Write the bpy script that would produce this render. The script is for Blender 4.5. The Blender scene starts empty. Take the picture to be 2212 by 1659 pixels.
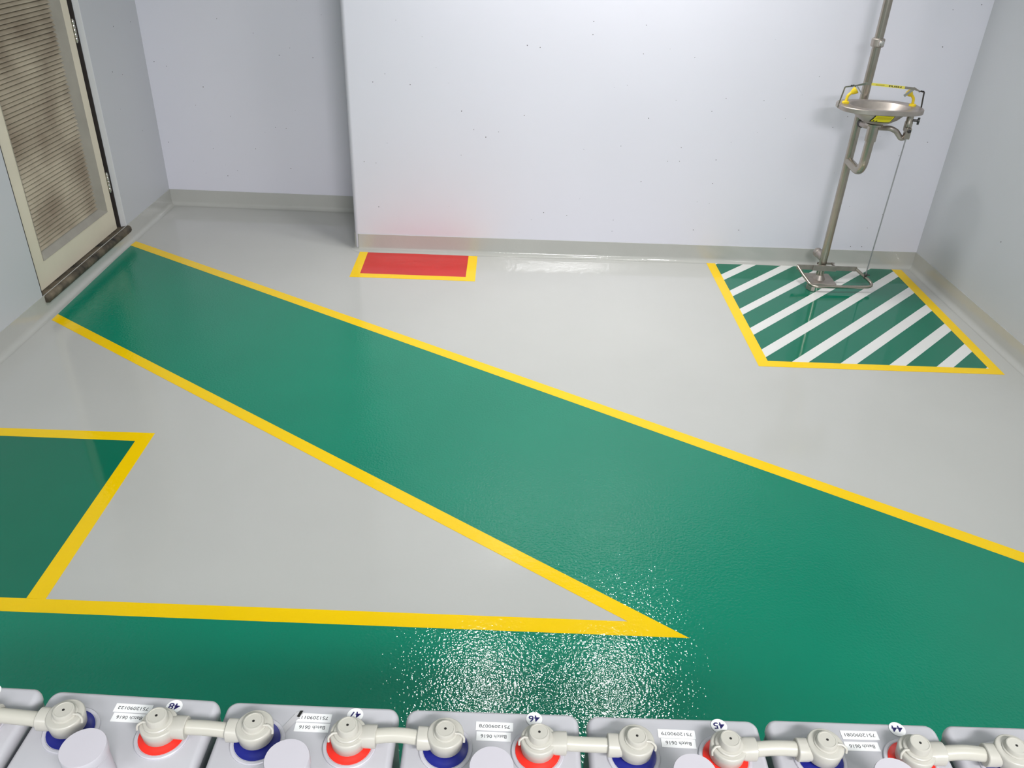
import bpy, math, random
from mathutils import Vector, Matrix

random.seed(7)
PI = math.pi
scn = bpy.context.scene
COL = scn.collection

# ------------------------------------------------------------------ camera, light, exposure
CAM_H = 1.8
YAW, PITCH, ROLL = 0.0107, 0.5429, 0.0429
fwd = Vector((math.sin(YAW) * math.cos(PITCH), math.cos(YAW) * math.cos(PITCH), -math.sin(PITCH)))
right = Vector((math.cos(YAW), -math.sin(YAW), 0))
up = right.cross(fwd)
cr, sr = math.cos(ROLL), math.sin(ROLL)
R_ = cr * right + sr * up
U_ = -sr * right + cr * up
cam_data = bpy.data.cameras.new('camera')
cam_data.sensor_width = 36.0
cam_data.sensor_fit = 'HORIZONTAL'
cam_data.lens = 36.0 * 1769.0 / 2212.0
cam_data.clip_start = 0.02
cam = bpy.data.objects.new('camera', cam_data)
COL.objects.link(cam)
cam.matrix_world = Matrix(((R_.x, U_.x, -fwd.x, 0), (R_.y, U_.y, -fwd.y, 0), (R_.z, U_.z, -fwd.z, CAM_H), (0, 0, 0, 1)))
scn.camera = cam

world = bpy.data.worlds.new('world')
world.use_nodes = True
world.node_tree.nodes['Background'].inputs[0].default_value = (0.5, 0.52, 0.55, 1)
world.node_tree.nodes['Background'].inputs[1].default_value = 0.2
scn.world = world


def area(name, loc, sx, sy, power, color=(1, 1, 1), target=None, spread=180):
    l = bpy.data.lights.new(name, 'AREA')
    l.shape = 'RECTANGLE'
    l.size, l.size_y = sx, sy
    l.energy = power
    l.color = color
    l.spread = math.radians(spread)
    o = bpy.data.objects.new(name, l)
    COL.objects.link(o)
    o.location = loc
    if target:
        d = Vector(target) - Vector(loc)
        o.rotation_euler = d.to_track_quat('-Z', 'Y').to_euler()
    return o


# ceiling fittings: two small ones by the far wall, one over the right side, two long ones behind the batteries; plus one added fill lamp
area('ceiling_or_fill_lamp', (-0.06, 3.72, 2.87), 0.20, 0.40, 14.5, (1.0, 0.99, 0.97), spread=130)
area('ceiling_or_fill_lamp', (0.80, 3.76, 2.87), 0.20, 0.40, 15.5, (1.0, 0.99, 0.97), spread=130)
area('ceiling_or_fill_lamp', (1.75, 1.8, 2.87), 0.30, 0.6, 8, (1.0, 0.99, 0.97))
area('ceiling_or_fill_lamp', (-1.05, -1.10, 2.87), 1.2, 0.25, 30, (0.97, 0.97, 1.0))
area('ceiling_or_fill_lamp', (1.35, -1.10, 2.87), 1.2, 0.25, 40, (1.0, 0.985, 0.965))
area('ceiling_or_fill_lamp', (0.8, -1.15, 2.80), 1.2, 0.3, 44, (0.99, 0.98, 1.0), target=(-1.2, 4.5, 0.7), spread=105)  # unseen fill lamp, added and aimed to brighten the alcove and left wall

scn.view_settings.view_transform = 'Standard'
scn.view_settings.look = 'None'
scn.view_settings.gamma = 1.0
scn.view_settings.use_curve_mapping = False
scn.view_settings.exposure = -0.05


# ------------------------------------------------------------------ materials
def srgb(r, g, b):
    def f(c):
        c /= 255.0
        return c / 12.92 if c <= 0.04045 else ((c + 0.055) / 1.055) ** 2.4
    return (f(r), f(g), f(b), 1.0)


def mat(name, col, rough=0.5, metal=0.0, var=0.06, vscale=6.0, bump=0.0, bscale=40.0, bdist=0.001, bdetail=2.0,
        spec=0.5, coat=0.0, coat_rough=0.05, col2=None, trans=0.0, alpha=1.0, world=False):
    m = bpy.data.materials.new(name)
    m.use_nodes = True
    nt = m.node_tree
    b = nt.nodes['Principled BSDF']
    c = srgb(*col)
    tc = nt.nodes.new('ShaderNodeTexCoord')
    nz = nt.nodes.new('ShaderNodeTexNoise')
    nz.inputs['Scale'].default_value = vscale
    nz.inputs['Detail'].default_value = 3.0
    if world:
        geo = nt.nodes.new('ShaderNodeNewGeometry')
        nt.links.new(geo.outputs['Position'], nz.inputs['Vector'])
    else:
        nt.links.new(tc.outputs['Object'], nz.inputs['Vector'])
    rp = nt.nodes.new('ShaderNodeValToRGB')
    rp.color_ramp.elements[0].position = 0.3
    rp.color_ramp.elements[1].position = 0.7
    c2 = srgb(*col2) if col2 else None
    rp.color_ramp.elements[0].color = (c[0] * (1 - var), c[1] * (1 - var), c[2] * (1 - var), 1)
    rp.color_ramp.elements[1].color = c2 if c2 else (min(1, c[0] * (1 + var)), min(1, c[1] * (1 + var)), min(1, c[2] * (1 + var)), 1)
    nt.links.new(nz.outputs['Fac'], rp.inputs['Fac'])
    nt.links.new(rp.outputs['Color'], b.inputs['Base Color'])
    b.inputs['Roughness'].default_value = rough
    b.inputs['Metallic'].default_value = metal
    b.inputs['Specular IOR Level'].default_value = spec
    b.inputs['Coat Weight'].default_value = coat
    b.inputs['Coat Roughness'].default_value = coat_rough
    b.inputs['Alpha'].default_value = alpha
    if bump > 0:
        n2 = nt.nodes.new('ShaderNodeTexNoise')
        n2.inputs['Scale'].default_value = bscale
        n2.inputs['Detail'].default_value = bdetail
        nt.links.new(tc.outputs['Object'], n2.inputs['Vector'])
        bp = nt.nodes.new('ShaderNodeBump')
        bp.inputs['Strength'].default_value = bump
        bp.inputs['Distance'].default_value = bdist
        nt.links.new(n2.outputs['Fac'], bp.inputs['Height'])
        nt.links.new(bp.outputs['Normal'], b.inputs['Normal'])
        nt.links.new(bp.outputs['Normal'], b.inputs['Coat Normal'])
    return m


def add_pinholes(m, scale, rad, keep, dark=(60, 58, 58)):
    """tiny blowholes in painted concrete: a few dark dots"""
    nt = m.node_tree
    b = nt.nodes['Principled BSDF']
    src = b.inputs['Base Color'].links[0].from_socket
    tc = nt.nodes.new('ShaderNodeTexCoord')
    sep = nt.nodes.new('ShaderNodeSeparateXYZ')
    nt.links.new(tc.outputs['Object'], sep.inputs[0])
    ad = nt.nodes.new('ShaderNodeMath')
    nt.links.new(sep.outputs[0], ad.inputs[0])
    nt.links.new(sep.outputs[1], ad.inputs[1])
    cb = nt.nodes.new('ShaderNodeCombineXYZ')
    nt.links.new(ad.outputs[0], cb.inputs[0])
    nt.links.new(sep.outputs[2], cb.inputs[1])
    vo = nt.nodes.new('ShaderNodeTexVoronoi')
    vo.voronoi_dimensions = '2D'
    vo.inputs['Scale'].default_value = scale
    nt.links.new(cb.outputs[0], vo.inputs['Vector'])
    sx = nt.nodes.new('ShaderNodeSeparateColor')
    nt.links.new(vo.outputs['Color'], sx.inputs[0])
    gt = nt.nodes.new('ShaderNodeMath')
    gt.operation = 'GREATER_THAN'
    gt.inputs[1].default_value = keep
    nt.links.new(sx.outputs[0], gt.inputs[0])
    mr = nt.nodes.new('ShaderNodeMapRange')
    mr.inputs['To Min'].default_value = rad * 0.3
    mr.inputs['To Max'].default_value = rad
    nt.links.new(sx.outputs[1], mr.inputs['Value'])
    mu = nt.nodes.new('ShaderNodeMath')
    mu.operation = 'MULTIPLY'
    nt.links.new(gt.outputs[0], mu.inputs[0])
    nt.links.new(mr.outputs[0], mu.inputs[1])
    lt = nt.nodes.new('ShaderNodeMath')
    lt.operation = 'LESS_THAN'
    nt.links.new(vo.outputs['Distance'], lt.inputs[0])
    nt.links.new(mu.outputs[0], lt.inputs[1])
    mx = nt.nodes.new('ShaderNodeMix')
    mx.data_type = 'RGBA'
    nt.links.new(lt.outputs[0], mx.inputs[0])
    nt.links.new(src, mx.inputs[6])
    mx.inputs[7].default_value = srgb(*dark)
    nt.links.new(mx.outputs[2], b.inputs['Base Color'])
    return m


M = {}
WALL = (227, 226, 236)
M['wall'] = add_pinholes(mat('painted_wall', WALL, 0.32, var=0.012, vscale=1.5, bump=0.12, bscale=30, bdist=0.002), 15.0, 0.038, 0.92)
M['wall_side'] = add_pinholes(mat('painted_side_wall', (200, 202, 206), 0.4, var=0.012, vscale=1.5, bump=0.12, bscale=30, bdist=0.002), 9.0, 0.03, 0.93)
M['ceiling'] = mat('ceiling_paint', (225, 225, 225), 0.7, var=0.02)
M['floor_grey'] = mat('grey_floor_paint', (192, 192, 188), 0.10, var=0.02, vscale=2.0, bump=0.14, bscale=75, bdist=0.0012)
M['cove_grey'] = mat('grey_cove_paint', (186, 186, 181), 0.10, var=0.03, vscale=4.0, bump=0.35, bscale=40, bdist=0.002)
M['green_rough'] = mat('green_grip_paint', (6, 131, 103), 0.05, var=0.03, vscale=3.0, bump=0.42, bscale=120, bdist=0.0024, bdetail=1.0)
M['green_smooth'] = mat('green_gloss_paint', (6, 112, 86), 0.06, var=0.03, vscale=3.0, bump=0.05, bscale=25, bdist=0.002)
M['yellow'] = mat('yellow_line_paint', (252, 208, 0), 0.08, var=0.02, vscale=4.0, bump=0.4, bscale=60, bdist=0.0015, spec=0.35)
M['white_line'] = mat('white_line_paint', (228, 228, 225), 0.2, var=0.02, vscale=5.0)
M['red_zone'] = mat('red_floor_paint', (205, 34, 28), 0.18, var=0.05, vscale=6.0, bump=0.3, bscale=22, bdist=0.003)
M['door_cream'] = mat('cream_door_paint', (226, 217, 196), 0.45, var=0.03, vscale=5.0)
M['door_moulding'] = mat('dusty_grey_moulding', (160, 155, 145), 0.55, var=0.08, vscale=9.0)
M['slat'] = mat('dusty_slat_paint', (168, 152, 130), 0.6, var=0.28, vscale=4.0, col2=(196, 186, 164), world=True)
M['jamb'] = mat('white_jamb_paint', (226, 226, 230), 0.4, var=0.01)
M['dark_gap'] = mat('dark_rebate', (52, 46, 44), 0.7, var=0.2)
M['threshold'] = mat('worn_dark_timber', (40, 38, 36), 0.75, var=0.5, vscale=14.0, col2=(122, 110, 92), bump=0.4, bscale=30, bdist=0.003)
M['steel'] = mat('stainless_steel', (178, 170, 158), 0.27, 0.95, var=0.10, vscale=12.0, bump=0.05, bscale=60)
M['steel_dull'] = mat('dull_stainless', (184, 175, 168), 0.46, 0.95, var=0.14, vscale=18.0)
M['steel_dark'] = mat('dark_steel', (90, 88, 88), 0.4, 1.0, var=0.2, vscale=20)
M['steel_bright'] = mat('bright_steel', (210, 206, 200), 0.25, 1.0, var=0.06)
M['wire'] = mat('grey_rod', (172, 172, 178), 0.4, 0.7, var=0.05)
M['yellow_plastic'] = mat('yellow_plastic', (238, 208, 40), 0.35, var=0.03)
M['yellow_label'] = mat('yellow_label', (240, 226, 30), 0.4, var=0.02)
M['pale_yellow'] = mat('pale_yellow_tape', (236, 222, 96), 0.4, var=0.03)
M['black'] = mat('black_print', (28, 26, 26), 0.5, var=0.1)
M['brown_print'] = mat('faded_print', (168, 150, 40), 0.5, var=0.1)
M['cell'] = mat('grey_cell_plastic', (186, 185, 190), 0.30, var=0.012, vscale=8.0)
M['cell_jar'] = mat('grey_jar_plastic', (120, 121, 128), 0.35, var=0.015, vscale=8.0)
M['lip'] = mat('pale_lip_plastic', (190, 188, 195), 0.3, var=0.01)
M['vent'] = mat('pale_vent_plastic', (190, 186, 193), 0.45, var=0.012, vscale=20)
M['boot'] = mat('cream_boot_plastic', (183, 180, 171), 0.33, var=0.015, vscale=20)
M['cable'] = mat('cream_cable', (186, 183, 172), 0.28, var=0.015)
M['blue'] = mat('blue_ring', (24, 30, 120), 0.35, var=0.05)
M['red'] = mat('red_ring', (232, 46, 34), 0.35, var=0.05)
M['paper'] = mat('white_paper_label', (236, 236, 236), 0.5, var=0.01)
M['ink'] = mat('grey_print', (62, 62, 64), 0.6, var=0.05)
M['marker'] = mat('navy_marker', (30, 22, 92), 0.5, var=0.1)
M['tape'] = mat('clear_tape', (196, 194, 197), 0.25, var=0.03, alpha=0.80)
M['rack'] = mat('grey_rack_paint', (92, 96, 100), 0.45, var=0.05)


# ------------------------------------------------------------------ mesh building
class MB:
    def __init__(s):
        s.v, s.f, s.mi = [], [], []

    def add(s, verts, faces, mi=0):
        n = len(s.v)
        s.v += [tuple(p) for p in verts]
        s.f += [tuple(i + n for i in f) for f in faces]
        s.mi += [mi] * len(faces)
        return s

    def box(s, x0, x1, y0, y1, z0, z1, mi=0):
        v = [(x0, y0, z0), (x1, y0, z0), (x1, y1, z0), (x0, y1, z0), (x0, y0, z1), (x1, y0, z1), (x1, y1, z1), (x0, y1, z1)]
        return s.add(v, [(3, 2, 1, 0), (4, 5, 6, 7), (0, 1, 5, 4), (1, 2, 6, 5), (2, 3, 7, 6), (3, 0, 4, 7)], mi)

    def prism(s, poly, z0, z1, mi=0):
        a = sum(poly[i][0] * poly[(i + 1) % len(poly)][1] - poly[(i + 1) % len(poly)][0] * poly[i][1] for i in range(len(poly)))
        if a < 0:
            poly = poly[::-1]
        n = len(poly)
        v = [(p[0], p[1], z0) for p in poly] + [(p[0], p[1], z1) for p in poly]
        f = [tuple(range(n - 1, -1, -1)), tuple(range(n, 2 * n))]
        f += [(i, (i + 1) % n, n + (i + 1) % n, n + i) for i in range(n)]
        return s.add(v, f, mi)

    def loft(s, rings, cap0=True, cap1=True, mi=0):
        n = len(rings[0])
        v = [p for r in rings for p in r]
        f = []
        for k in range(len(rings) - 1):
            for i in range(n):
                j = (i + 1) % n
                f.append((k * n + i, k * n + j, (k + 1) * n + j, (k + 1) * n + i))
        if cap0:
            f.append(tuple(range(n - 1, -1, -1)))
        if cap1:
            b = (len(rings) - 1) * n
            f.append(tuple(range(b, b + n)))
        return s.add(v, f, mi)

    def lathe(s, prof, cx=0, cy=0, n=28, cap0=True, cap1=True, mi=0):
        rings = [[(cx + r * math.cos(2 * PI * i / n), cy + r * math.sin(2 * PI * i / n), z) for i in range(n)] for r, z in prof]
        return s.loft(rings, cap0, cap1, mi)

    def lathe_axis(s, prof, origin, axis, n=24, mi=0, cap0=True, cap1=True):
        q = Vector(axis).normalized().to_track_quat('Z', 'X')
        o = Vector(origin)
        rings = [[o + q @ Vector((r * math.cos(2 * PI * i / n), r * math.sin(2 * PI * i / n), z)) for i in range(n)] for r, z in prof]
        return s.loft(rings, cap0, cap1, mi)

    def tube(s, path, r, n=16, mi=0):
        P = [Vector(p) for p in path]
        T = []
        for i in range(len(P)):
            a = P[max(i - 1, 0)]
            b = P[min(i + 1, len(P) - 1)]
            T.append((b - a).normalized())
        u = T[0].orthogonal().normalized()
        rings = []
        for i in range(len(P)):
            u = (u - T[i] * u.dot(T[i])).normalized()
            w = T[i].cross(u)
            rr = r[i] if isinstance(r, (list, tuple)) else r
            rings.append([P[i] + rr * (math.cos(2 * PI * k / n) * u + math.sin(2 * PI * k / n) * w) for k in range(n)])
        return s.loft(rings, True, True, mi)

    def rbox(s, w, d, prof, r, cx=0, cy=0, seg=5, mi=0):
        """rounded-rectangle rings; prof = [(inset, z), ...]"""
        rings = []
        for ins, z in prof:
            ring = []
            hw, hd, rr = w / 2 - ins, d / 2 - ins, max(r - ins, 0.001)
            for qx, qy, a0 in ((1, 1, 0), (-1, 1, 90), (-1, -1, 180), (1, -1, 270)):
                for k in range(seg + 1):
                    a = math.radians(a0 + 90 * k / seg)
                    ring.append((cx + qx * (hw - rr) + rr * math.cos(a), cy + qy * (hd - rr) + rr * math.sin(a), z))
            rings.append(ring)
        return s.loft(rings, True, True, mi)

    def mesh(s, name, mats, angle=35):
        me = bpy.data.meshes.new(name)
        me.from_pydata(s.v, [], s.f)
        for m in (mats if isinstance(mats, (list, tuple)) else [mats]):
            me.materials.append(M[m])
        me.polygons.foreach_set('material_index', s.mi)
        me.update()
        me.shade_smooth()
        me.set_sharp_from_angle(angle=math.radians(angle))
        return me

    def obj(s, name, mats, parent=None, angle=35):
        return link(name, s.mesh(name, mats, angle), parent)


def link(name, data, parent=None):
    o = bpy.data.objects.new(name, data)
    COL.objects.link(o)
    if parent is not None:
        o.parent = parent
    return o


def fillet(path, r, seg=6):
    P = [Vector(p) for p in path]
    out = [P[0]]
    for i in range(1, len(P) - 1):
        a, b, c = P[i - 1], P[i], P[i + 1]
        d1, d2 = (a - b).normalized(), (c - b).normalized()
        ang = d1.angle(d2)
        t = min(r / math.tan(ang / 2), (a - b).length * 0.49, (c - b).length * 0.49)
        p0, p2 = b + d1 * t, b + d2 * t
        for k in range(seg + 1):
            u = k / seg
            out.append((1 - u) ** 2 * p0 + 2 * u * (1 - u) * b + u * u * p2)
    out.append(P[-1])
    return out


def thing(name, label, cat, loc=(0, 0, 0), group=None):
    o = link(name, None)
    o.location = loc
    o['label'], o['category'] = label, cat
    if group:
        o['group'] = group
    return o


def struct(o, label=None):
    o['kind'] = 'structure'
    if label:
        o['label'] = label
    return o


def text_mesh(s, width=None, height=None, depth=0.00008, bold=0.0):
    cu = bpy.data.curves.new('lettering', 'FONT')
    cu.body = s
    cu.align_x, cu.align_y = 'CENTER', 'CENTER'
    cu.extrude = depth
    cu.offset = bold
    cu.resolution_u = 3
    t = bpy.data.objects.new('lettering_source', cu)
    COL.objects.link(t)
    bpy.context.view_layer.update()
    dg = bpy.context.evaluated_depsgraph_get()
    me = bpy.data.meshes.new_from_object(t.evaluated_get(dg))
    bpy.data.objects.remove(t)
    bpy.data.curves.remove(cu)
    xs = [v.co.x for v in me.vertices]
    ys = [v.co.y for v in me.vertices]
    w, h = max(xs) - min(xs), max(ys) - min(ys)
    cx, cy = (max(xs) + min(xs)) / 2, (max(ys) + min(ys)) / 2
    kx = width / w if width else height / h
    ky = height / h if height else kx
    for v in me.vertices:
        v.co.x = (v.co.x - cx) * kx
        v.co.y = (v.co.y - cy) * ky
    me.name = 'lettering'
    return me


def lettering(s, m, parent, loc, width=None, height=None, rot=(0, 0, PI), bold=0.0):
    me = text_mesh(s, width, height, bold=bold)
    me.materials.clear()
    me.materials.append(M[m])
    o = link('lettering', me, parent)
    o.location = loc
    o.rotation_euler = rot
    return o


# ------------------------------------------------------------------ room shell
XL = -2.164
CEIL = 2.9
def yback(x): return 4.400 + (x + 0.854) * 0.01627
def xright(y): return 2.340 + 0.028 * (4.437 - y)
YA = 5.046
YR = -3.0
XP = -0.856          # free edge of the projecting wall
CH = 0.025

floor = struct(MB().box(-2.6, 2.9, YR - 0.2, 5.4, -0.12, 0.0).obj('floor', 'floor_grey'), 'glossy pale grey painted concrete floor')
struct(MB().box(-2.6, 2.9, YR - 0.2, 5.4, CEIL, CEIL + 0.12).obj('ceiling', 'ceiling'), 'white ceiling')
xc = xright(4.48)
pw = [(XP - CH, yback(XP) + CH), (XP - CH * 0.72, yback(XP) + CH * 0.42), (XP - CH * 0.42, yback(XP) + CH * 0.72 - CH * 0.6), (XP, yback(XP)), (2.9, yback(2.9)), (2.9, 5.4), (XP - CH, 5.4)]
struct(MB().prism(pw, 0, CEIL).obj('wall_back', 'wall'), 'white painted concrete wall standing forward of the alcove')
struct(MB().box(-2.6, XP - CH, YA, 5.4, 0, CEIL).obj('wall_alcove', 'wall'), 'pale lavender recessed wall left of the projecting wall')
DY0, DY1, DZ0, DZ1 = 3.452, 4.392, 0.06, 2.12
wl = MB()
wl.box(-2.42, XL, YR - 0.2, DY0, 0, CEIL)
wl.box(-2.42, XL, DY1, 5.4, 0, CEIL)
wl.box(-2.42, XL, DY0, DY1, DZ1, CEIL)
wl.box(-2.42, XL, DY0, DY1, 0, DZ0)
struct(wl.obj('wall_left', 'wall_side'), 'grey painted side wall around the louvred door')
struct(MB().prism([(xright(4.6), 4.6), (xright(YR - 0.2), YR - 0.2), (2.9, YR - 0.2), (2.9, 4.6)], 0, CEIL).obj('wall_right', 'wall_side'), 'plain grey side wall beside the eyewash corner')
struct(MB().box(-2.6, 2.9, YR - 0.2, YR, 0, CEIL).obj('wall_front', 'wall'), 'white wall behind the battery row')

# coved skirting: one profile swept along the wall line
HB, CR = 0.10, 0.026
prof = [(0.0, HB), (0.0035, HB)]
for k in range(0, 9):
    a = math.radians(90 * k / 8)
    prof.append((0.0035 + CR * (1 - math.cos(a)), CR * (1 - math.sin(a)) + 0.0006))
prof.append((0.0, 0.0))
path = [(xright(YR), YR), (xright(yback(xc)), yback(xc)), (XP, yback(XP)), (XP - CH, yback(XP) + CH), (XP - CH, YA), (XL, YA), (XL, YR)]


def miter(i):
    p = Vector(path[i])
    ns = []
    for a, b in ((i - 1, i), (i, i + 1)):
        if a < 0 or b >= len(path):
            continue
        d = (Vector(path[b]) - Vector(path[a])).normalized()
        ns.append(Vector((-d.y, d.x)))
    if len(ns) == 1:
        return ns[0]
    m = (ns[0] + ns[1]).normalized()
    return m / max(m.dot(ns[0]), 0.3)


def cove(name, i0, i1, label):
    b = MB()
    rings = []
    for i in range(i0, i1 + 1):
        n = miter(i)
        rings.append([(path[i][0] + n.x * o, path[i][1] + n.y * o, z) for o, z in prof])
    b.loft([r[::-1] for r in rings])
    return struct(b.obj(name, 'cove_grey', angle=40), label)


cove('baseboard_right', 0, 1, 'grey coved skirting along the plain side wall')
cove('baseboard_back', 1, 4, 'grey coved skirting along the projecting wall')
cove('baseboard_alcove', 4, 5, 'grey coved skirting along the recessed wall')
cove('baseboard_left', 5, 6, 'grey coved skirting under the louvred door')

# ------------------------------------------------------------------ painted floor zones (parts of the floor)
T = 0.0009


def zone(name, poly, m, parent, z=T, label=None):
    o = MB().prism(poly, 0.0, z).obj(name, m, parent)
    if label:
        o['label'] = label
    return o


upo = lambda x: 4.404 - 0.6148 * (x + 2.135)
upi = lambda x: 4.341 - 0.6140 * (x + 2.141)
G = [(-2.141, 4.341), (2.36, upi(2.36)), (2.36, 1.2), (2.36, YR + 0.06), (-2.12, YR + 0.06), (-2.12, 1.639), (0.551, 1.623), (-2.126, 3.467)]
walk = zone('green_walkway', G, 'green_rough', floor, label='green diagonal walkway joining the green strip before the batteries')
Y2 = T + 0.0005
zone('yellow_line', [(-2.135, 4.404), (2.36, upo(2.36)), (2.36, upi(2.36)), (-2.141, 4.341)], 'yellow', walk, Y2, 'long yellow line along the far edge of the walkway')
zone('yellow_line', [(-2.126, 3.467), (0.551, 1.623), (0.383, 1.677), (-2.125, 3.406)], 'yellow', walk, Y2, 'yellow line along the near edge of the walkway')
zone('yellow_line', [(-2.12, 1.639), (0.551, 1.623), (0.383, 1.677), (-1.299, 1.685), (-2.12, 1.689)], 'yellow', walk, Y2, 'yellow line along the green strip before the batteries')

gbox = zone('green_square', [(-2.12, 2.475), (-1.359, 2.473), (-1.354, 1.686), (-2.12, 1.689)], 'green_smooth', floor, label='smooth green square painted below the door')
zone('yellow_line', [(-2.12, 2.523), (-1.307, 2.5265), (-1.359, 2.473), (-2.12, 2.475)], 'yellow', gbox, Y2)
zone('yellow_line', [(-1.307, 2.5265), (-1.299, 1.685), (-1.354, 1.686), (-1.359, 2.473)], 'yellow', gbox, Y2)

red = zone('red_rectangle', [(-0.806, 4.379), (-0.232, 4.379), (-0.231, 4.080), (-0.800, 4.076)], 'red_zone', floor, label='red rectangle painted at the foot of the projecting wall')
zone('yellow_line', [(-0.852, 4.382), (-0.806, 4.379), (-0.800, 4.076), (-0.848, 4.026)], 'yellow', red, Y2)
zone('yellow_line', [(-0.848, 4.026), (-0.800, 4.076), (-0.231, 4.080), (-0.178, 4.030)], 'yellow', red, Y2)
zone('yellow_line', [(-0.178, 4.030), (-0.231, 4.080), (-0.232, 4.379), (-0.1816, 4.378)], 'yellow', red, Y2)

HI = [(1.1855, 4.4205), (2.211, 4.4215), (2.216, 3.2755), (1.197, 3.2695)]
hatch = zone('green_striped_square', HI, 'green_smooth', floor, label='green square with white diagonal stripes under the eyewash')


def clip(poly, a, b, c):
    """keep a*x+b*y>=c"""
    out = []
    for i in range(len(poly)):
        p, q = poly[i], poly[(i + 1) % len(poly)]
        dp, dq = a * p[0] + b * p[1] - c, a * q[0] + b * q[1] - c
        if dp >= 0:
            out.append(p)
        if dp * dq < 0:
            t = dp / (dp - dq)
            out.append((p[0] + t * (q[0] - p[0]), p[1] + t * (q[1] - p[1])))
    return out


bands = [(3.208, 3.284), (2.988, 3.063), (2.774, 2.846), (2.552, 2.620), (2.331, 2.403), (2.107, 2.182), (1.887, 1.962), (1.665, 1.740), (1.440, 1.517), (1.222, 1.300), (1.000, 1.074)]
for lo, hi in bands:
    p = clip(clip(HI, -1, 1, lo), 1, -1, -hi)
    if len(p) >= 3:
        zone('white_stripe', p, 'white_line', hatch, T + 0.0004)
zone('yellow_line', [(1.1354, 4.417), (1.1855, 4.4205), (1.197, 3.2695), (1.144, 3.2184)], 'yellow', hatch, Y2)
zone('yellow_line', [(1.144, 3.2184), (1.197, 3.2695), (2.216, 3.2755), (2.264, 3.2252)], 'yellow', hatch, Y2)
zone('yellow_line', [(2.264, 3.2252), (2.216, 3.2755), (2.211, 4.4215), (2.268, 4.4206)], 'yellow', hatch, Y2)

# ------------------------------------------------------------------ louvred door in the left wall
door = struct(link('door_1', None), 'cream louvred door with dusty slats in the grey side wall')
door.location = (0, 0, 0)
FX = -2.202                    # face of the leaf
LY0, LY1 = 3.468, 4.355
MY0, MY1, MZ0, MZ1 = 3.592, 4.284, 0.215, 1.93
SY0, SY1, SZ0, SZ1 = 3.627, 4.216, 0.255, 1.89
d = MB()
d.box(FX - 0.042, FX, LY0, MY0, 0.094, 2.09)
d.box(FX - 0.042, FX, MY1, LY1, 0.094, 2.09)
d.box(FX - 0.042, FX, MY0, MY1, 0.094, MZ0)
d.box(FX - 0.042, FX, MY0, MY1, MZ1, 2.09)
d.obj('leaf_frame', 'door_cream', door)['label'] = 'cream stiles and rails'
# splayed moulding round the louvres
mo = MB()
xo, xi = FX + 0.004, FX - 0.026
mo.add([(xo, MY0, MZ0), (xo, MY1, MZ0), (xo, MY1, MZ1), (xo, MY0, MZ1), (xi, SY0, SZ0), (xi, SY1, SZ0), (xi, SY1, SZ1), (xi, SY0, SZ1),
        (FX - 0.04, MY0, MZ0), (FX - 0.04, MY1, MZ0), (FX - 0.04, MY1, MZ1), (FX - 0.04, MY0, MZ1), (FX - 0.04, SY0, SZ0), (FX - 0.04, SY1, SZ0), (FX - 0.04, SY1, SZ1), (FX - 0.04, SY0, SZ1)],
       [(0, 1, 5, 4), (1, 2, 6, 5), (2, 3, 7, 6), (3, 0, 4, 7), (4, 5, 13, 12), (5, 6, 14, 13), (6, 7, 15, 14), (7, 4, 12, 15),
        (1, 0, 8, 9), (2, 1, 9, 10), (3, 2, 10, 11), (0, 3, 11, 8), (9, 8, 12, 13), (10, 9, 13, 14), (11, 10, 14, 15), (8, 11, 15, 12)])
mo.obj('moulding', 'door_moulding', door, angle=20)['label'] = 'grey dusty moulding framing the slats'
# slats: one tilted blade each, sharing a mesh
sl = MB()
prs = [(-0.017, 0.0135), (-0.015, 0.0150), (0.0145, -0.0125), (0.0150, -0.0150), (0.0125, -0.0150), (-0.017, 0.0115)]
n = len(prs)
sl.add([(x, SY0 - 0.004, z) for x, z in prs] + [(x, SY1 + 0.004, z) for x, z in prs],
       [tuple(range(n)), tuple(range(2 * n - 1, n - 1, -1))] + [(i, n + i, n + (i + 1) % n, (i + 1) % n) for i in range(n)])
slm = sl.mesh('slat', 'slat', 30)
z = SZ0 + 0.013
while z < SZ1 - 0.01:
    o = link('slat', slm, door)
    o.location = (FX - 0.028 + random.uniform(-0.0008, 0.0008), 0, z)
    o.rotation_euler = (random.uniform(-0.0006, 0.0006), random.uniform(-0.02, 0.02), 0)
    z += 0.0202
# rebate behind the leaf, dark in the gap
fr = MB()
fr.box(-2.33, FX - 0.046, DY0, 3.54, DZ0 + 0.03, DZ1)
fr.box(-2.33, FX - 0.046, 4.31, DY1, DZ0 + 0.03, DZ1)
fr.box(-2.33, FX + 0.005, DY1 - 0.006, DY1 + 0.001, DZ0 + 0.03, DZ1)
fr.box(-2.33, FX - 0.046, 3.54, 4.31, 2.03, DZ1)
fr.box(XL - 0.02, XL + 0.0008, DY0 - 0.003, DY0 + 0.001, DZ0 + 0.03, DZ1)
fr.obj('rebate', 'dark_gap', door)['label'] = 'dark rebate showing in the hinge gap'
MB().box(XL - 0.030, XL + 0.0006, DY1 - 0.003, DY1 + 0.001, DZ0 + 0.035, DZ1).obj('jamb_lining', 'jamb', door)
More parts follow.
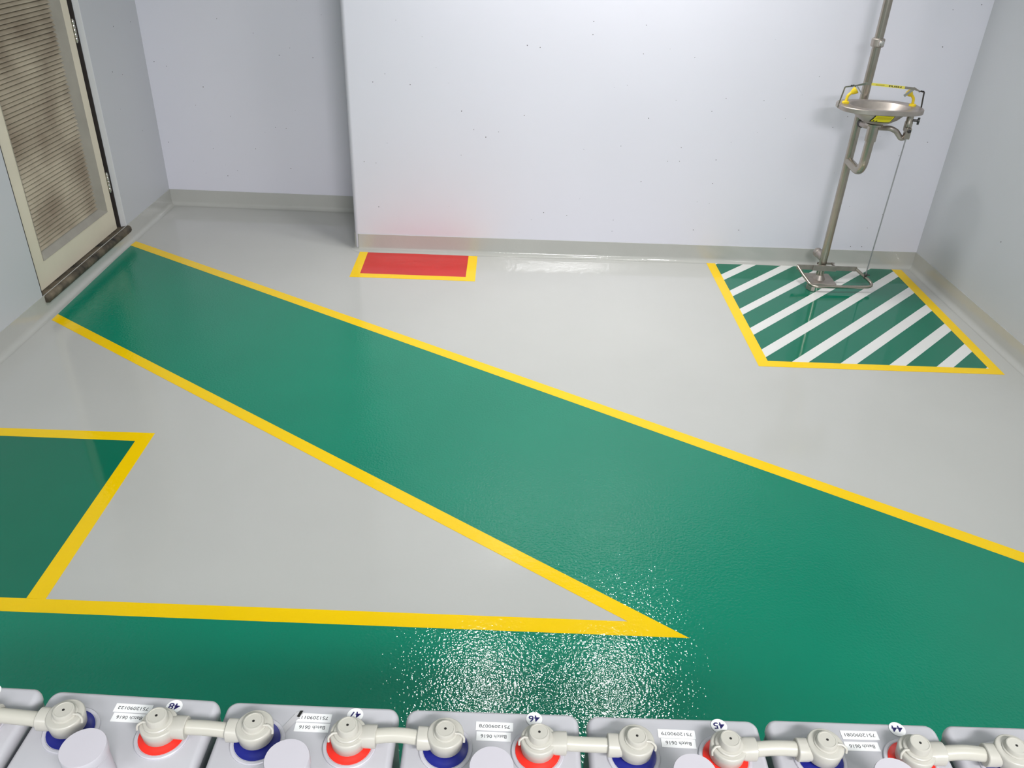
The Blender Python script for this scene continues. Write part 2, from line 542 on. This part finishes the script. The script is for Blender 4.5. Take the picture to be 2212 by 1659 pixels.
# hinges
for zc in (1.119, 0.354, 1.88):
    h = MB()
    for k in range(5):
        h.lathe([(0.0062, zc - 0.05 + k * 0.02 + 0.001), (0.0072, zc - 0.05 + k * 0.02 + 0.003), (0.0072, zc - 0.05 + k * 0.02 + 0.017), (0.0062, zc - 0.05 + k * 0.02 + 0.019)], FX + 0.004, 4.363, 12)
    h.lathe([(0.0045, zc - 0.056), (0.0045, zc + 0.056)], FX + 0.004, 4.363, 10)
    h.box(FX - 0.03, FX + 0.003, 4.3605, 4.3635, zc - 0.05, zc + 0.05)
    ho = h.obj('hinge', 'steel_bright', door)
# threshold bar
th = MB()
pr = [(-2.33, 0.0905), (-2.191, 0.0905), (-2.164, 0.099), (-2.149, 0.097), (-2.141, 0.087), (-2.140, 0.073), (-2.146, 0.0625), (-2.158, 0.061), (-2.33, 0.061)]
rings = []
for ins, y in ((0.005, 3.456), (0.0, 3.463), (0.0, 4.396), (0.005, 4.404)):
    rings.append([(x - (ins if x > -2.2 else 0), y, min(max(zz, 0.061 + ins), 0.099 - ins)) for x, zz in pr])
th.loft(rings)
th.obj('threshold', 'threshold', door, 50)['label'] = 'dark worn rounded timber threshold'

# ------------------------------------------------------------------ emergency eyewash
PX, PY = 1.727, 4.227
ew = thing('eyewash_station', 'stainless steel eyewash with yellow nozzles on a pole over green striped square', 'eyewash', (0, 0, 0))
CX, CY = 1.731, 4.03
PR = 0.0208
MB().lathe([(PR, 0.008), (PR, CEIL)], PX, PY, 24).obj('riser_pipe', 'steel', ew)
c = MB()
c.lathe([(0.027, 1.218), (0.031, 1.222), (0.031, 1.252), (0.027, 1.256)], PX, PY, 24)
co = c.obj('coupling', 'steel_dull', ew)
MB().lathe_axis([(0.013, 0.0), (0.0135, 0.012), (0.011, 0.016), (0.004, 0.018)], (PX + 0.004, PY - 0.026, 1.237), (0.08, -1, 0.05), 16).obj('bolt', 'steel_bright', co)
# floor flange
MB().rbox(0.155, 0.15, [(0.0, 0.0025), (0.0, 0.008), (0.002, 0.010)], 0.012, PX, PY).obj('base_plate', 'steel_dull', ew)
fc = MB()
fc.lathe([(0.034, 0.010), (0.030, 0.018), (0.023, 0.030), (0.0212, 0.034)], PX, PY, 24)
fc.obj('base_collar', 'steel_dull', ew)
# stub to the wall
MB().lathe_axis([(0.0225, 0.0), (0.0225, 0.060), (0.0255, 0.062), (0.0255, 0.080), (0.022, 0.086), (0.010, 0.089)], (PX, PY, 0.128), (-0.18, 1, 0.10), 20).obj('waste_stub', 'steel_dull', ew)


def sring(a, b, nexp, zz, cnt=48, cx=CX, cy=CY):
    out = []
    for i in range(cnt):
        t = 2 * PI * i / cnt
        ct, st = math.cos(t), math.sin(t)
        out.append((cx + a * math.copysign(abs(ct) ** (2 / nexp), ct), cy + b * math.copysign(abs(st) ** (2 / nexp), st), zz))
    return out


RIM = 0.988
bowl = MB()
bowl.loft([sring(.0, .0, 2, .9035), sring(.030, .030, 2, .9035), sring(.062, .056, 2, .911), sring(.098, .085, 2, .932), sring(.120, .104, 2, .954), sring(.126, .110, 2, .9675),
           sring(.190, .121, 2.75, .9675), sring(.194, .125, 2.75, .966), sring(.197, .128, 2.75, .968), sring(.197, .128, 2.75, RIM - .003), sring(.194, .125, 2.75, RIM),
           sring(.142, .108, 2, RIM), sring(.136, .103, 2, RIM - .003), sring(.126, .095, 2, .972), sring(.104, .080, 2, .942), sring(.070, .054, 2, .922), sring(.030, .025, 2, .913), sring(.0, .0, 2, .912)], False, False)
bo = bowl.obj('bowl', 'steel_dull', ew, 24)
# drain: collar, down pipe, elbow back to the riser
dr = MB()
dr.lathe([(0.020, 0.818), (0.0265, 0.820), (0.0265, 0.890), (0.040, 0.894), (0.040, 0.903), (0.030, 0.905)], CX - 0.004, CY, 24)
dr.obj('drain_collar', 'steel', ew)
MB().tube(fillet([(CX - 0.004, CY, 0.83), (CX - 0.004, CY + 0.006, 0.655), (PX, PY, 0.668)], 0.075, 10), 0.0215, 20).obj('drain_pipe', 'steel', ew)
# supply
MB().tube(fillet([(PX, PY - 0.02, 0.862), (PX + 0.005, 4.14, 0.866), (1.775, 4.075, 0.874), (1.812, 4.03, 0.884), (1.842, 4.03, 0.870), (1.872, 4.03, 0.838), (1.888, 4.03, 0.842)], 0.03, 5), 0.0125, 14).obj('supply_pipe', 'steel_dull', ew)
un = MB()
un.lathe_axis([(0.017, 0.0), (0.019, 0.003), (0.019, 0.022), (0.016, 0.026)], (PX + 0.004, 4.207, 0.862), (0.1, -1, 0.05), 8)
un.obj('union_nut', 'steel_dark', ew)
va = MB()
va.lathe([(0.012, 0.845), (0.012, 0.872), (0.017, 0.876), (0.0185, 0.892), (0.0185, 0.915), (0.016, 0.922), (0.016, 0.9675)], 1.890, 4.03, 20)
vo = va.obj('valve', 'steel', ew)
tp = MB()
tp.lathe_axis([(0.006, 0.0), (0.006, 0.022), (0.011, 0.022), (0.011, 0.030)], (1.905, 4.03, 0.925), (1, -0.2, 0.0), 12)
tp.tube([(1.930, 4.022, 0.940), (1.930, 4.022, 0.908)], 0.005, 10)
tp.obj('tap_lever', 'steel_dark', vo)
br = MB()
br.box(1.873, 1.899, 3.998, 4.004, 0.842, 0.893)
br.box(1.873, 1.877, 4.004, 4.020, 0.842, 0.893)
br.box(1.895, 1.899, 4.004, 4.020, 0.842, 0.893)
bro = br.obj('linkage_bracket', 'steel', ew)
bb = MB()
bb.lathe_axis([(0.009, 0.0), (0.009, 0.003), (0.006, 0.004)], (1.888, 3.998, 0.880), (0, -1, 0), 14)
bb.obj('bolt', 'steel_dark', bro)
# foot treadle and pull rod
RB = (1.938, 4.137, 0.068)
MB().tube([(1.884, 4.001, 0.850), RB], 0.0033, 8).obj('pull_rod', 'wire', ew)
tr = link('foot_treadle', None, ew)
MB().box(1.577, 1.905, 4.188, 4.194, 0.076, 0.102).obj('back_bar', 'steel_dull', tr)
cl = MB()
cl.box(PX - 0.064, PX + 0.064, 4.181, 4.188, 0.074, 0.104)
cl.box(PX - 0.02, PX + 0.075, 4.250, 4.256, 0.084, 0.096)
cl.box(PX + 0.06, PX + 0.066, 4.188, 4.256, 0.084, 0.096)
cl.obj('clamp', 'steel_dull', tr)
MB().tube(fillet([(1.579, 4.186, 0.094), (1.600, 4.140, 0.066), (1.628, 4.072, 0.036), (1.668, 4.062, 0.032), (1.988, 4.080, 0.034), (1.903, 4.186, 0.088)], 0.035, 7), 0.0085, 14).obj('pedal_bar', 'steel', tr)
cv = MB()
cv.box(RB[0] - 0.006, RB[0] + 0.006, RB[1] - 0.005, RB[1] + 0.005, 0.058, 0.090)
cv.lathe_axis([(0.004, 0), (0.004, 0.02)], (RB[0] + 0.002, RB[1], 0.078), (1, 0, 0), 8)
cv.obj('clevis', 'steel_dark', tr)
ed = MB()
ed.prism([(1.616, 4.098), (1.634, 4.066), (1.652, 4.062), (1.626, 4.100)], 0.003, 0.032)
ed.obj('pedal_stop', 'steel_dull', tr)
# nozzles
for sgn, bx in ((1, 1.572), (-1, 1.892)):
    nz = MB()
    NY = CY + 0.018
    nz.lathe([(0.0165, RIM), (0.0165, RIM + 0.007), (0.014, RIM + 0.009), (0.007, RIM + 0.010)], bx, NY, 20)
    nz.tube(fillet([(bx, NY, RIM + 0.006), (bx + sgn * 0.003, NY, RIM + 0.034), (bx + sgn * 0.020, NY, RIM + 0.052)], 0.02, 5), 0.0068, 14)
    ax = Vector((sgn * 0.75, -0.05, 0.62))
    nz.lathe_axis([(0.0065, 0.0), (0.012, 0.008), (0.0165, 0.020), (0.0170, 0.026), (0.0145, 0.027), (0.011, 0.018)], (bx + sgn * 0.016, NY, RIM + 0.046), ax, 20)
    nz.obj('nozzle', 'yellow_plastic', ew)['label'] = 'yellow plastic spray nozzle'
# push bar over the bowl
PB0, PB1 = (1.541, 4.03), (1.931, 4.03)
up_l, up_r = 1.066, 1.057
for bx, tx, tz in ((1.533, 1.542, up_l), (1.930, 1.917, up_r)):
    MB().tube([(bx, 4.03, 0.971), (bx + (tx - bx) * 0.15, 4.03, RIM), (tx, 4.02, tz)], 0.0036, 10).obj('side_rod', 'steel_dark' if bx > 1.7 else 'steel', ew)
pb = MB()
cen = fillet([(1.542, 4.02, up_l), (1.584, 3.995, 1.079), (1.622, 3.98, 1.0925), (1.850, 3.98, 1.078), (1.880, 3.995, 1.066), (1.917, 4.02, up_r)], 0.02, 4)
rings = []
for i, p in enumerate(cen):
    e = min(i, len(cen) - 1 - i)
    h = 0.0055 if e > 5 else 0.003
    rings.append([p + Vector((0, -0.0012, -h)), p + Vector((0, 0.0012, -h)), p + Vector((0, 0.0012, h)), p + Vector((0, -0.0012, h))])
pb.loft(rings)
pbo = pb.obj('push_bar', 'steel', ew)
lb = MB()
lz = lambda x: 1.0925 - (x - 1.622) * (0.0145 / 0.228)
la, lc = 1.645, 1.802
lb.loft([[(x, 3.9772, lz(x) - 0.0058), (x, 3.9788, lz(x) - 0.0058), (x, 3.9788, lz(x) + 0.0058), (x, 3.9772, lz(x) + 0.0058)] for x in (la, lc)])
plo = lb.obj('push_label', 'pale_yellow', pbo)
lettering('PUSH', 'black', plo, (1.756, 3.9770, lz(1.756)), width=0.060, height=0.0072, rot=(PI / 2, 0.06, 0), bold=0.03)
fl = MB()
fl.box(1.664, 1.705, 3.9768, 3.9772, lz(1.685) - 0.0015, lz(1.685) + 0.0015)
fl.obj('faded_print', 'brown_print', plo)
# hooks and dust-cover arms at the bends of the bar
for x0, z0, x1, z1, wv in ((1.590, 1.075, 1.623, 1.040, 0.0026), (1.860, 1.078, 1.821, 1.039, 0.0062)):
    a = MB()
    dv = Vector((x1 - x0, 0, z1 - z0)).normalized()
    sd = Vector((-dv.z, 0, dv.x)) * wv
    p0, p1 = Vector((x0, 4.0, z0)), Vector((x1, 4.005, z1))
    rr = []
    for p in (p0, p1):
        rr.append([p - sd + Vector((0, -.0012, 0)), p + sd + Vector((0, -.0012, 0)), p + sd + Vector((0, .0012, 0)), p - sd + Vector((0, .0012, 0))])
    a.loft(rr)
    a.obj('dust_cover_arm', 'steel_bright', ew)
for x0, z0 in ((1.574, 1.0765), (1.896, 1.0635)):
    k = MB()
    for q in (-0.009, 0.0, 0.009):
        k.lathe_axis([(0.0042, -0.0025), (0.0042, 0.0025)], (x0 + q, 4.004, z0 - abs(q) * 0.1), (1, 0.3, 0), 10)
    k.obj('pivot', 'steel_dark', ew)
# warning label on the front of the bowl
prof_b = [(.062, .056, .911), (.098, .085, .932), (.120, .104, .954), (.126, .110, .9665)]


def bowlpt(x, zz, off):
    for k in range(len(prof_b) - 1):
        a0, b0, z0 = prof_b[k]
        a1, b1, z1 = prof_b[k + 1]
        if zz <= z1 or k == len(prof_b) - 2:
            t = (zz - z0) / (z1 - z0)
            a, b = a0 + t * (a1 - a0) + off, b0 + t * (b1 - b0) + off
            return (x, CY - b * math.sqrt(max(0.0, 1 - ((x - CX) / a) ** 2)), zz - off * 0.4)


def patch(name, x0, x1, z0, z1, off, m, parent):
    """thin curved sticker on the bowl, leaning with the label"""
    vv, ff = [], []
    N, K = 8, 4
    for lay in (off, off - 0.0012):
        for j in range(K + 1):
            for i in range(N + 1):
                zz = z0 + (z1 - z0) * j / K
                vv.append(bowlpt(x0 + (x1 - x0) * i / N + 0.20 * (zz - .955) - 0.002, zz, lay))
    W_ = N + 1
    S_ = W_ * (K + 1)
    for j in range(K):
        for i in range(N):
            q = (j * W_ + i, j * W_ + i + 1, (j + 1) * W_ + i + 1, (j + 1) * W_ + i)
            ff.append(q)
            ff.append(tuple(S_ + x for x in q[::-1]))
    b = MB()
    b.add(vv, ff)
    return b.obj(name, m, parent)


wl_ = patch('warning_label', 1.680, 1.772, .926, .9655, 0.0016, 'black', bo)
wl_['label'] = 'yellow warning label with black border'
patch('label_face', 1.684, 1.768, .930, .963, 0.0026, 'yellow_label', wl_)
for zz in (.956, .951, .946):
    patch('faded_print', 1.690, 1.762, zz, zz + .0018, 0.0031, 'brown_print', wl_)
patch('symbol', 1.688, 1.694, .932, .937, 0.0031, 'black', wl_)
patch('symbol', 1.700, 1.706, .932, .937, 0.0031, 'black', wl_)

# ------------------------------------------------------------------ battery rack and cells
ZT = 0.954
CW, CD, CHT = 0.2062, 0.146, 0.40
PITCH = 0.2157
CYB = 0.6415 - CD / 2
ZB = ZT - CHT
rack = thing('battery_rack', 'low grey steel frame under the row of grey battery cells', 'rack', (0, CYB, 0))
rk = MB()
for yy in (-0.055, 0.055):
    MB().box(-0.86, 0.86, yy - 0.02, yy + 0.02, ZB - 0.04, ZB).obj('rail', 'rack', rack)
for xx in (-0.78, 0.0, 0.78):
    for yy in (-0.055, 0.055):
        MB().box(xx - 0.02, xx + 0.02, yy - 0.018, yy + 0.018, 0.0015, ZB - 0.04).obj('leg', 'rack', rack)
    MB().box(xx - 0.015, xx + 0.015, -0.037, 0.037, 0.20, 0.23).obj('cross_bar', 'rack', rack)

jar = MB().rbox(CW - 0.005, CD - 0.005, [(0.002, ZB), (0.0, ZB + 0.004), (0.0, ZT - 0.018)], 0.009).mesh('jar', 'cell_jar')
lid = MB().rbox(CW, CD, [(0.0022, ZT - 0.020), (0.0, ZT - 0.014), (0.0, ZT - 0.0085), (0.0012, ZT - 0.0040), (0.0035, ZT - 0.0012), (0.0065, ZT)], 0.0135, seg=6).mesh('lid', 'cell', 50)
TY = 0.5865 - CYB              # terminal row, local y
TX = 0.0528
base_m = MB().lathe([(0.0305, ZT - 0.001), (0.0305, ZT + 0.0020), (0.0297, ZT + 0.0028), (0.0270, ZT + 0.0028), (0.0262, ZT + 0.0022), (0.0, ZT + 0.0022)], 0, 0, 40, True, False).mesh('terminal_base', 'lip', 30)
ringp = [(0.0258, ZT + 0.0020), (0.0258, ZT + 0.0030), (0.0215, ZT + 0.0042), (0.0180, ZT + 0.0068), (0.0130, ZT + 0.0070), (0.0130, ZT + 0.0020)]
ring_b = MB().lathe(ringp, 0, 0, 40, False, False).mesh('polarity_ring', 'blue')
ring_r = MB().lathe(ringp, 0, 0, 40, False, False).mesh('polarity_ring', 'red')
pole_m = MB().lathe([(0.0125, ZT + 0.002), (0.0125, ZT + 0.0070), (0.011, ZT + 0.0074)], 0, 0, 20).mesh('terminal_post', 'steel_dark')
vent_m = MB().lathe([(0.0235, ZT - 0.001), (0.0235, ZT + 0.003), (0.0226, ZT + 0.005), (0.0226, ZT + 0.0400), (0.0205, ZT + 0.0404), (0.0205, ZT + 0.0424), (0.0234, ZT + 0.0428), (0.0240, ZT + 0.0436), (0.0240, ZT + 0.052), (0.0232, ZT + 0.0540), (0.0, ZT + 0.0541)], 0, 0, 44, True, False).mesh('vent_plug', 'vent')

info = {   # number: (serial, serial xy/w, batch xy, dot x, dot y)   local offsets in metres
    49: (None, None, None, 0.0450, 0.6440),
    48: ('7512090122', (0.0043, 0.6264), (0.0050, 0.6135), 0.0508, 0.6318),
    47: ('7512090117', (0.0027, 0.6217), (0.0047, 0.6087), 0.0516, 0.6277),
    46: ('7512090078', (0.0023, 0.6182), (0.0016, 0.6048), 0.0494, 0.6301),
    45: ('7512090079', (0.0018, 0.6162), (0.0022, 0.6040), 0.0548, 0.6289),
    44: ('7512090081', (0.0054, 0.6230), (0.0030, 0.6080), 0.0542, 0.6329),
    43: (None, None, None, None, None),
}
tilt = {48: (-0.07, -0.07), 47: (0.0, 0.0), 46: (-0.01, -0.01), 45: (-0.02, -0.01), 44: (-0.03, -0.03)}
labels = {
    49: 'leftmost grey battery cell, mostly cut off by the frame',
    48: 'second grey battery cell from the left, white number dot reading 48',
    47: 'third grey battery cell from the left, clear tape across its serial label',
    46: 'middle grey battery cell of the row, white number dot reading 46',
    45: 'grey battery cell just right of the middle one, white number dot reading 45',
    44: 'second grey battery cell from the right, white number dot reading 44',
    43: 'rightmost grey battery cell, cut off by the frame, no number in view',
}
ZL = ZT + 0.0003
DY = {49: 0.0130, 48: 0.0060, 47: 0.0010, 46: 0.0, 45: -0.0006, 44: 0.0022, 43: 0.0028}
YAWS = {49: -0.020, 48: -0.030, 47: -0.010, 46: 0.0, 45: 0.004, 44: 0.0, 43: 0.0}


def post(num, sx):
    a = YAWS[num]
    return (centres[num] + sx * TX * math.cos(a) - TY * math.sin(a), DY[num] + sx * TX * math.sin(a) + TY * (math.cos(a) - 1))


centres = {}
for k, num in enumerate((49, 48, 47, 46, 45, 44, 43)):
    x = 0.001 + (k - 3) * PITCH
    centres[num] = x
    b = thing('battery_cell', labels[num], 'battery', (x, CYB + DY[num], 0), 'row of grey battery cells')
    b.rotation_euler = (0, 0, YAWS[num])
    link('jar', jar, b)
    link('lid', lid, b)
    for sx, rm, nm in ((-1, ring_b, 'blue'), (1, ring_r, 'red')):
        o = link('terminal_base', base_m, b)
        o.location = (sx * TX, TY, 0)
        q = link('polarity_ring', rm, b)
        q.location = (sx * TX, TY, 0)
        q['label'] = nm + ' terminal ring'
        o = link('terminal_post', pole_m, b)
        o.location = (sx * TX, TY, 0)
    o = link('vent_plug', vent_m, b)
    o.location = (0.0005, 0.5312 - CYB, 0)
    o['label'] = 'pale round vent plug'
    ser, sp, bp_, dx, dy = info[num]
    if ser:
        for nm, pos, w, h, txt, tw, th_ in (('serial_label', sp, 0.0440, 0.0116, ser, 0.0362, 0.0043), ('batch_label', bp_, 0.0402, 0.0118, 'Batch 0616', 0.0300, 0.0046)):
            lm = MB().box(-w / 2, w / 2, -h / 2, h / 2, 0, 0.0003).obj(nm, 'paper', b)
            lm.location = (pos[0], pos[1] - CYB - DY[num], ZL)
            lm.rotation_euler = (0, 0, {48: 0.0, 47: 0.0, 46: -0.01, 45: -0.02, 44: 0.01}[num])
            lettering(txt, 'ink', lm, (0.0, 0.0, 0.0004), width=tw, height=th_)
    if dx:
        dt = MB().lathe([(0.0096, 0.0), (0.0096, 0.0003)], 0, 0, 28).obj('number_dot', 'paper', b)
        dt.location = (dx, dy - CYB - DY[num], ZL + 0.0001)
        lettering(str(num), 'marker', dt, (0.0, 0.0004, 0.0004), width=0.0132, height=0.0086, rot=(0, 0, PI + {48: -0.05, 47: 0.05, 46: 0.08, 45: 0.05, 44: 0.0, 49: 0.0}[num]), bold=0.014)
    if num == 47:
        tpq = MB()
        pts = [(-0.0085, 0.6290), (-0.0175, 0.6285), (-0.0370, 0.5930), (-0.0285, 0.5930)]
        tpq.prism([(px, py - CYB - DY[num]) for px, py in pts], ZL + 0.0006, ZL + 0.0008)
        tpo = tpq.obj('clear_tape', 'tape', b)
        tpo['label'] = 'strip of clear tape with a dark end'
        tpq = MB()
        pts = [(-0.0105, 0.6300), (-0.0138, 0.6298), (-0.0160, 0.6220), (-0.0130, 0.6212)]
        tpq.prism([(px, py - CYB - DY[num]) for px, py in pts], ZL + 0.0008, ZL + 0.0014)
        tpq.obj('dark_end', 'steel_dark', tpo)

# ------------------------------------------------------------------ link cables with their terminal boots
AX = 0.0185                     # cable axis above the lid


TOP = {1: ZT + 0.0255, -1: ZT + 0.0305}       # the boots on the red posts sit lower, with a stepped plug
PTOP = ZT + 0.0378


def boot_mesh(dirx):
    b = MB()
    t = TOP[dirx]
    z0 = ZT + (0.0075 if dirx > 0 else 0.0115)
    b.lathe([(0.0188, z0), (0.0194, z0 + 0.0006), (0.0207, t - 0.0032), (0.0204, t - 0.0012), (0.0196, t - 0.0002), (0.0188, t), (0.0150, t + 0.0002)], 0, 0, 40)
    # neck flaring into a collar on the cable side
    rings = []
    for dx, hw, hh in ((0.004, 0.0122, 0.0085), (0.0165, 0.0120, 0.0092), (0.0195, 0.0124, 0.0108), (0.0310, 0.0124, 0.0112), (0.0318, 0.0116, 0.0104), (0.0318, 0.0086, 0.0086)):
        ring = []
        for i in range(24):
            a = 2 * PI * i / 24
            ct, st = math.cos(a), math.sin(a)
            e = 2 / 2.6
            ring.append((dirx * dx, hw * math.copysign(abs(ct) ** e, ct), ZT + AX + hh * math.copysign(abs(st) ** e, st)))
        rings.append(ring if dirx > 0 else ring[::-1])
    b.loft(rings)
    return b.mesh('terminal_boot', 'boot', 42)


def plug_mesh(dirx):
    b = MB()
    t = TOP[dirx]
    step = [(0.0160, t - 0.0005), (0.0160, t + 0.0022), (0.0152, t + 0.0030), (0.0122, t + 0.0034)] if dirx > 0 else [(0.0136, t - 0.0005), (0.0136, t + 0.0012), (0.0130, t + 0.0016), (0.0119, t + 0.0018)]
    b.lathe(step + [(0.0116, PTOP - 0.0014), (0.0110, PTOP - 0.0003), (0.0103, PTOP), (0.0095, PTOP), (0.0092, PTOP - 0.0005), (0.0, PTOP - 0.0005)], 0, 0, 32, True, False)
    return b.mesh('cap_plug', 'boot', 30)


def hole_mesh():
    return MB().lathe([(0.0015, PTOP - 0.0008), (0.0015, PTOP - 0.0003)], 0, 0, 14).mesh('probe_hole', 'black')


def strap_mesh(dirx):
    t = TOP[dirx]
    pts = fillet([(-dirx * 0.0095, -0.003, t + 0.0028), (-dirx * 0.0165, -0.0032, t + 0.0030), (-dirx * 0.0216, -0.0065, t + 0.0005), (-dirx * 0.0212, -0.0085, t - 0.0045)], 0.005, 4)
    return MB().tube(pts, 0.0014, 10).mesh('strap', 'boot')


boot_r, boot_l, hole_m = boot_mesh(1), boot_mesh(-1), hole_mesh()
plug_r, plug_l = plug_mesh(1), plug_mesh(-1)
strap_r, strap_l = strap_mesh(1), strap_mesh(-1)
nums = (49, 48, 47, 46, 45, 44, 43)
CL = {
    49: 'leftmost cream link cable, running out of the frame from the second battery',
    48: 'cream link cable between the second and third batteries from the left',
    47: 'cream link cable from the taped third battery to the middle battery',
    46: 'cream link cable from the middle battery to the one on its right',
    45: 'cream link cable between the third and second batteries from the right',
    44: 'rightmost cream link cable, ending on the battery cut off by the frame',
}
for a, bnum in zip(nums[:-1], nums[1:]):
    (xa, ya), (xb, yb) = post(a, 1), post(bnum, -1)
    t = thing('link_cable', CL[a], 'cable', (0, CYB + TY, 0), 'link cables between the battery cells')
    xs, xe = xa + 0.028, xb - 0.028
    bow = {49: 0.0, 48: 0.0006, 47: 0.0022, 46: -0.0004, 45: 0.0014, 44: 0.0020}[a]
    p = []
    for i in range(11):
        u = i / 10
        p.append((xs + (xe - xs) * u, ya + (yb - ya) * u + bow * 0.6 * math.sin(PI * u), ZT + AX + bow * math.sin(PI * u)))
    MB().tube(p, 0.0084, 18).obj('cable', 'cable', t)
    for xx, yy, bm, sm, s in ((xa, ya, boot_r, strap_r, 1), (xb, yb, boot_l, strap_l, -1)):
        o = link('terminal_boot', bm, t)
        o.location = (xx, yy, 0)
        o.rotation_euler = (0, 0, math.atan2(yb - ya, xb - xa))
        ang = random.uniform(-0.25, 0.25)
        pl = link('cap_plug', plug_r if s > 0 else plug_l, o)
        pl.rotation_euler = (0, 0, ang)
        hq = link('probe_hole', hole_m, o)
        st = link('strap', sm, o)
        st.rotation_euler = (0, 0, random.uniform(-0.12, 0.12))
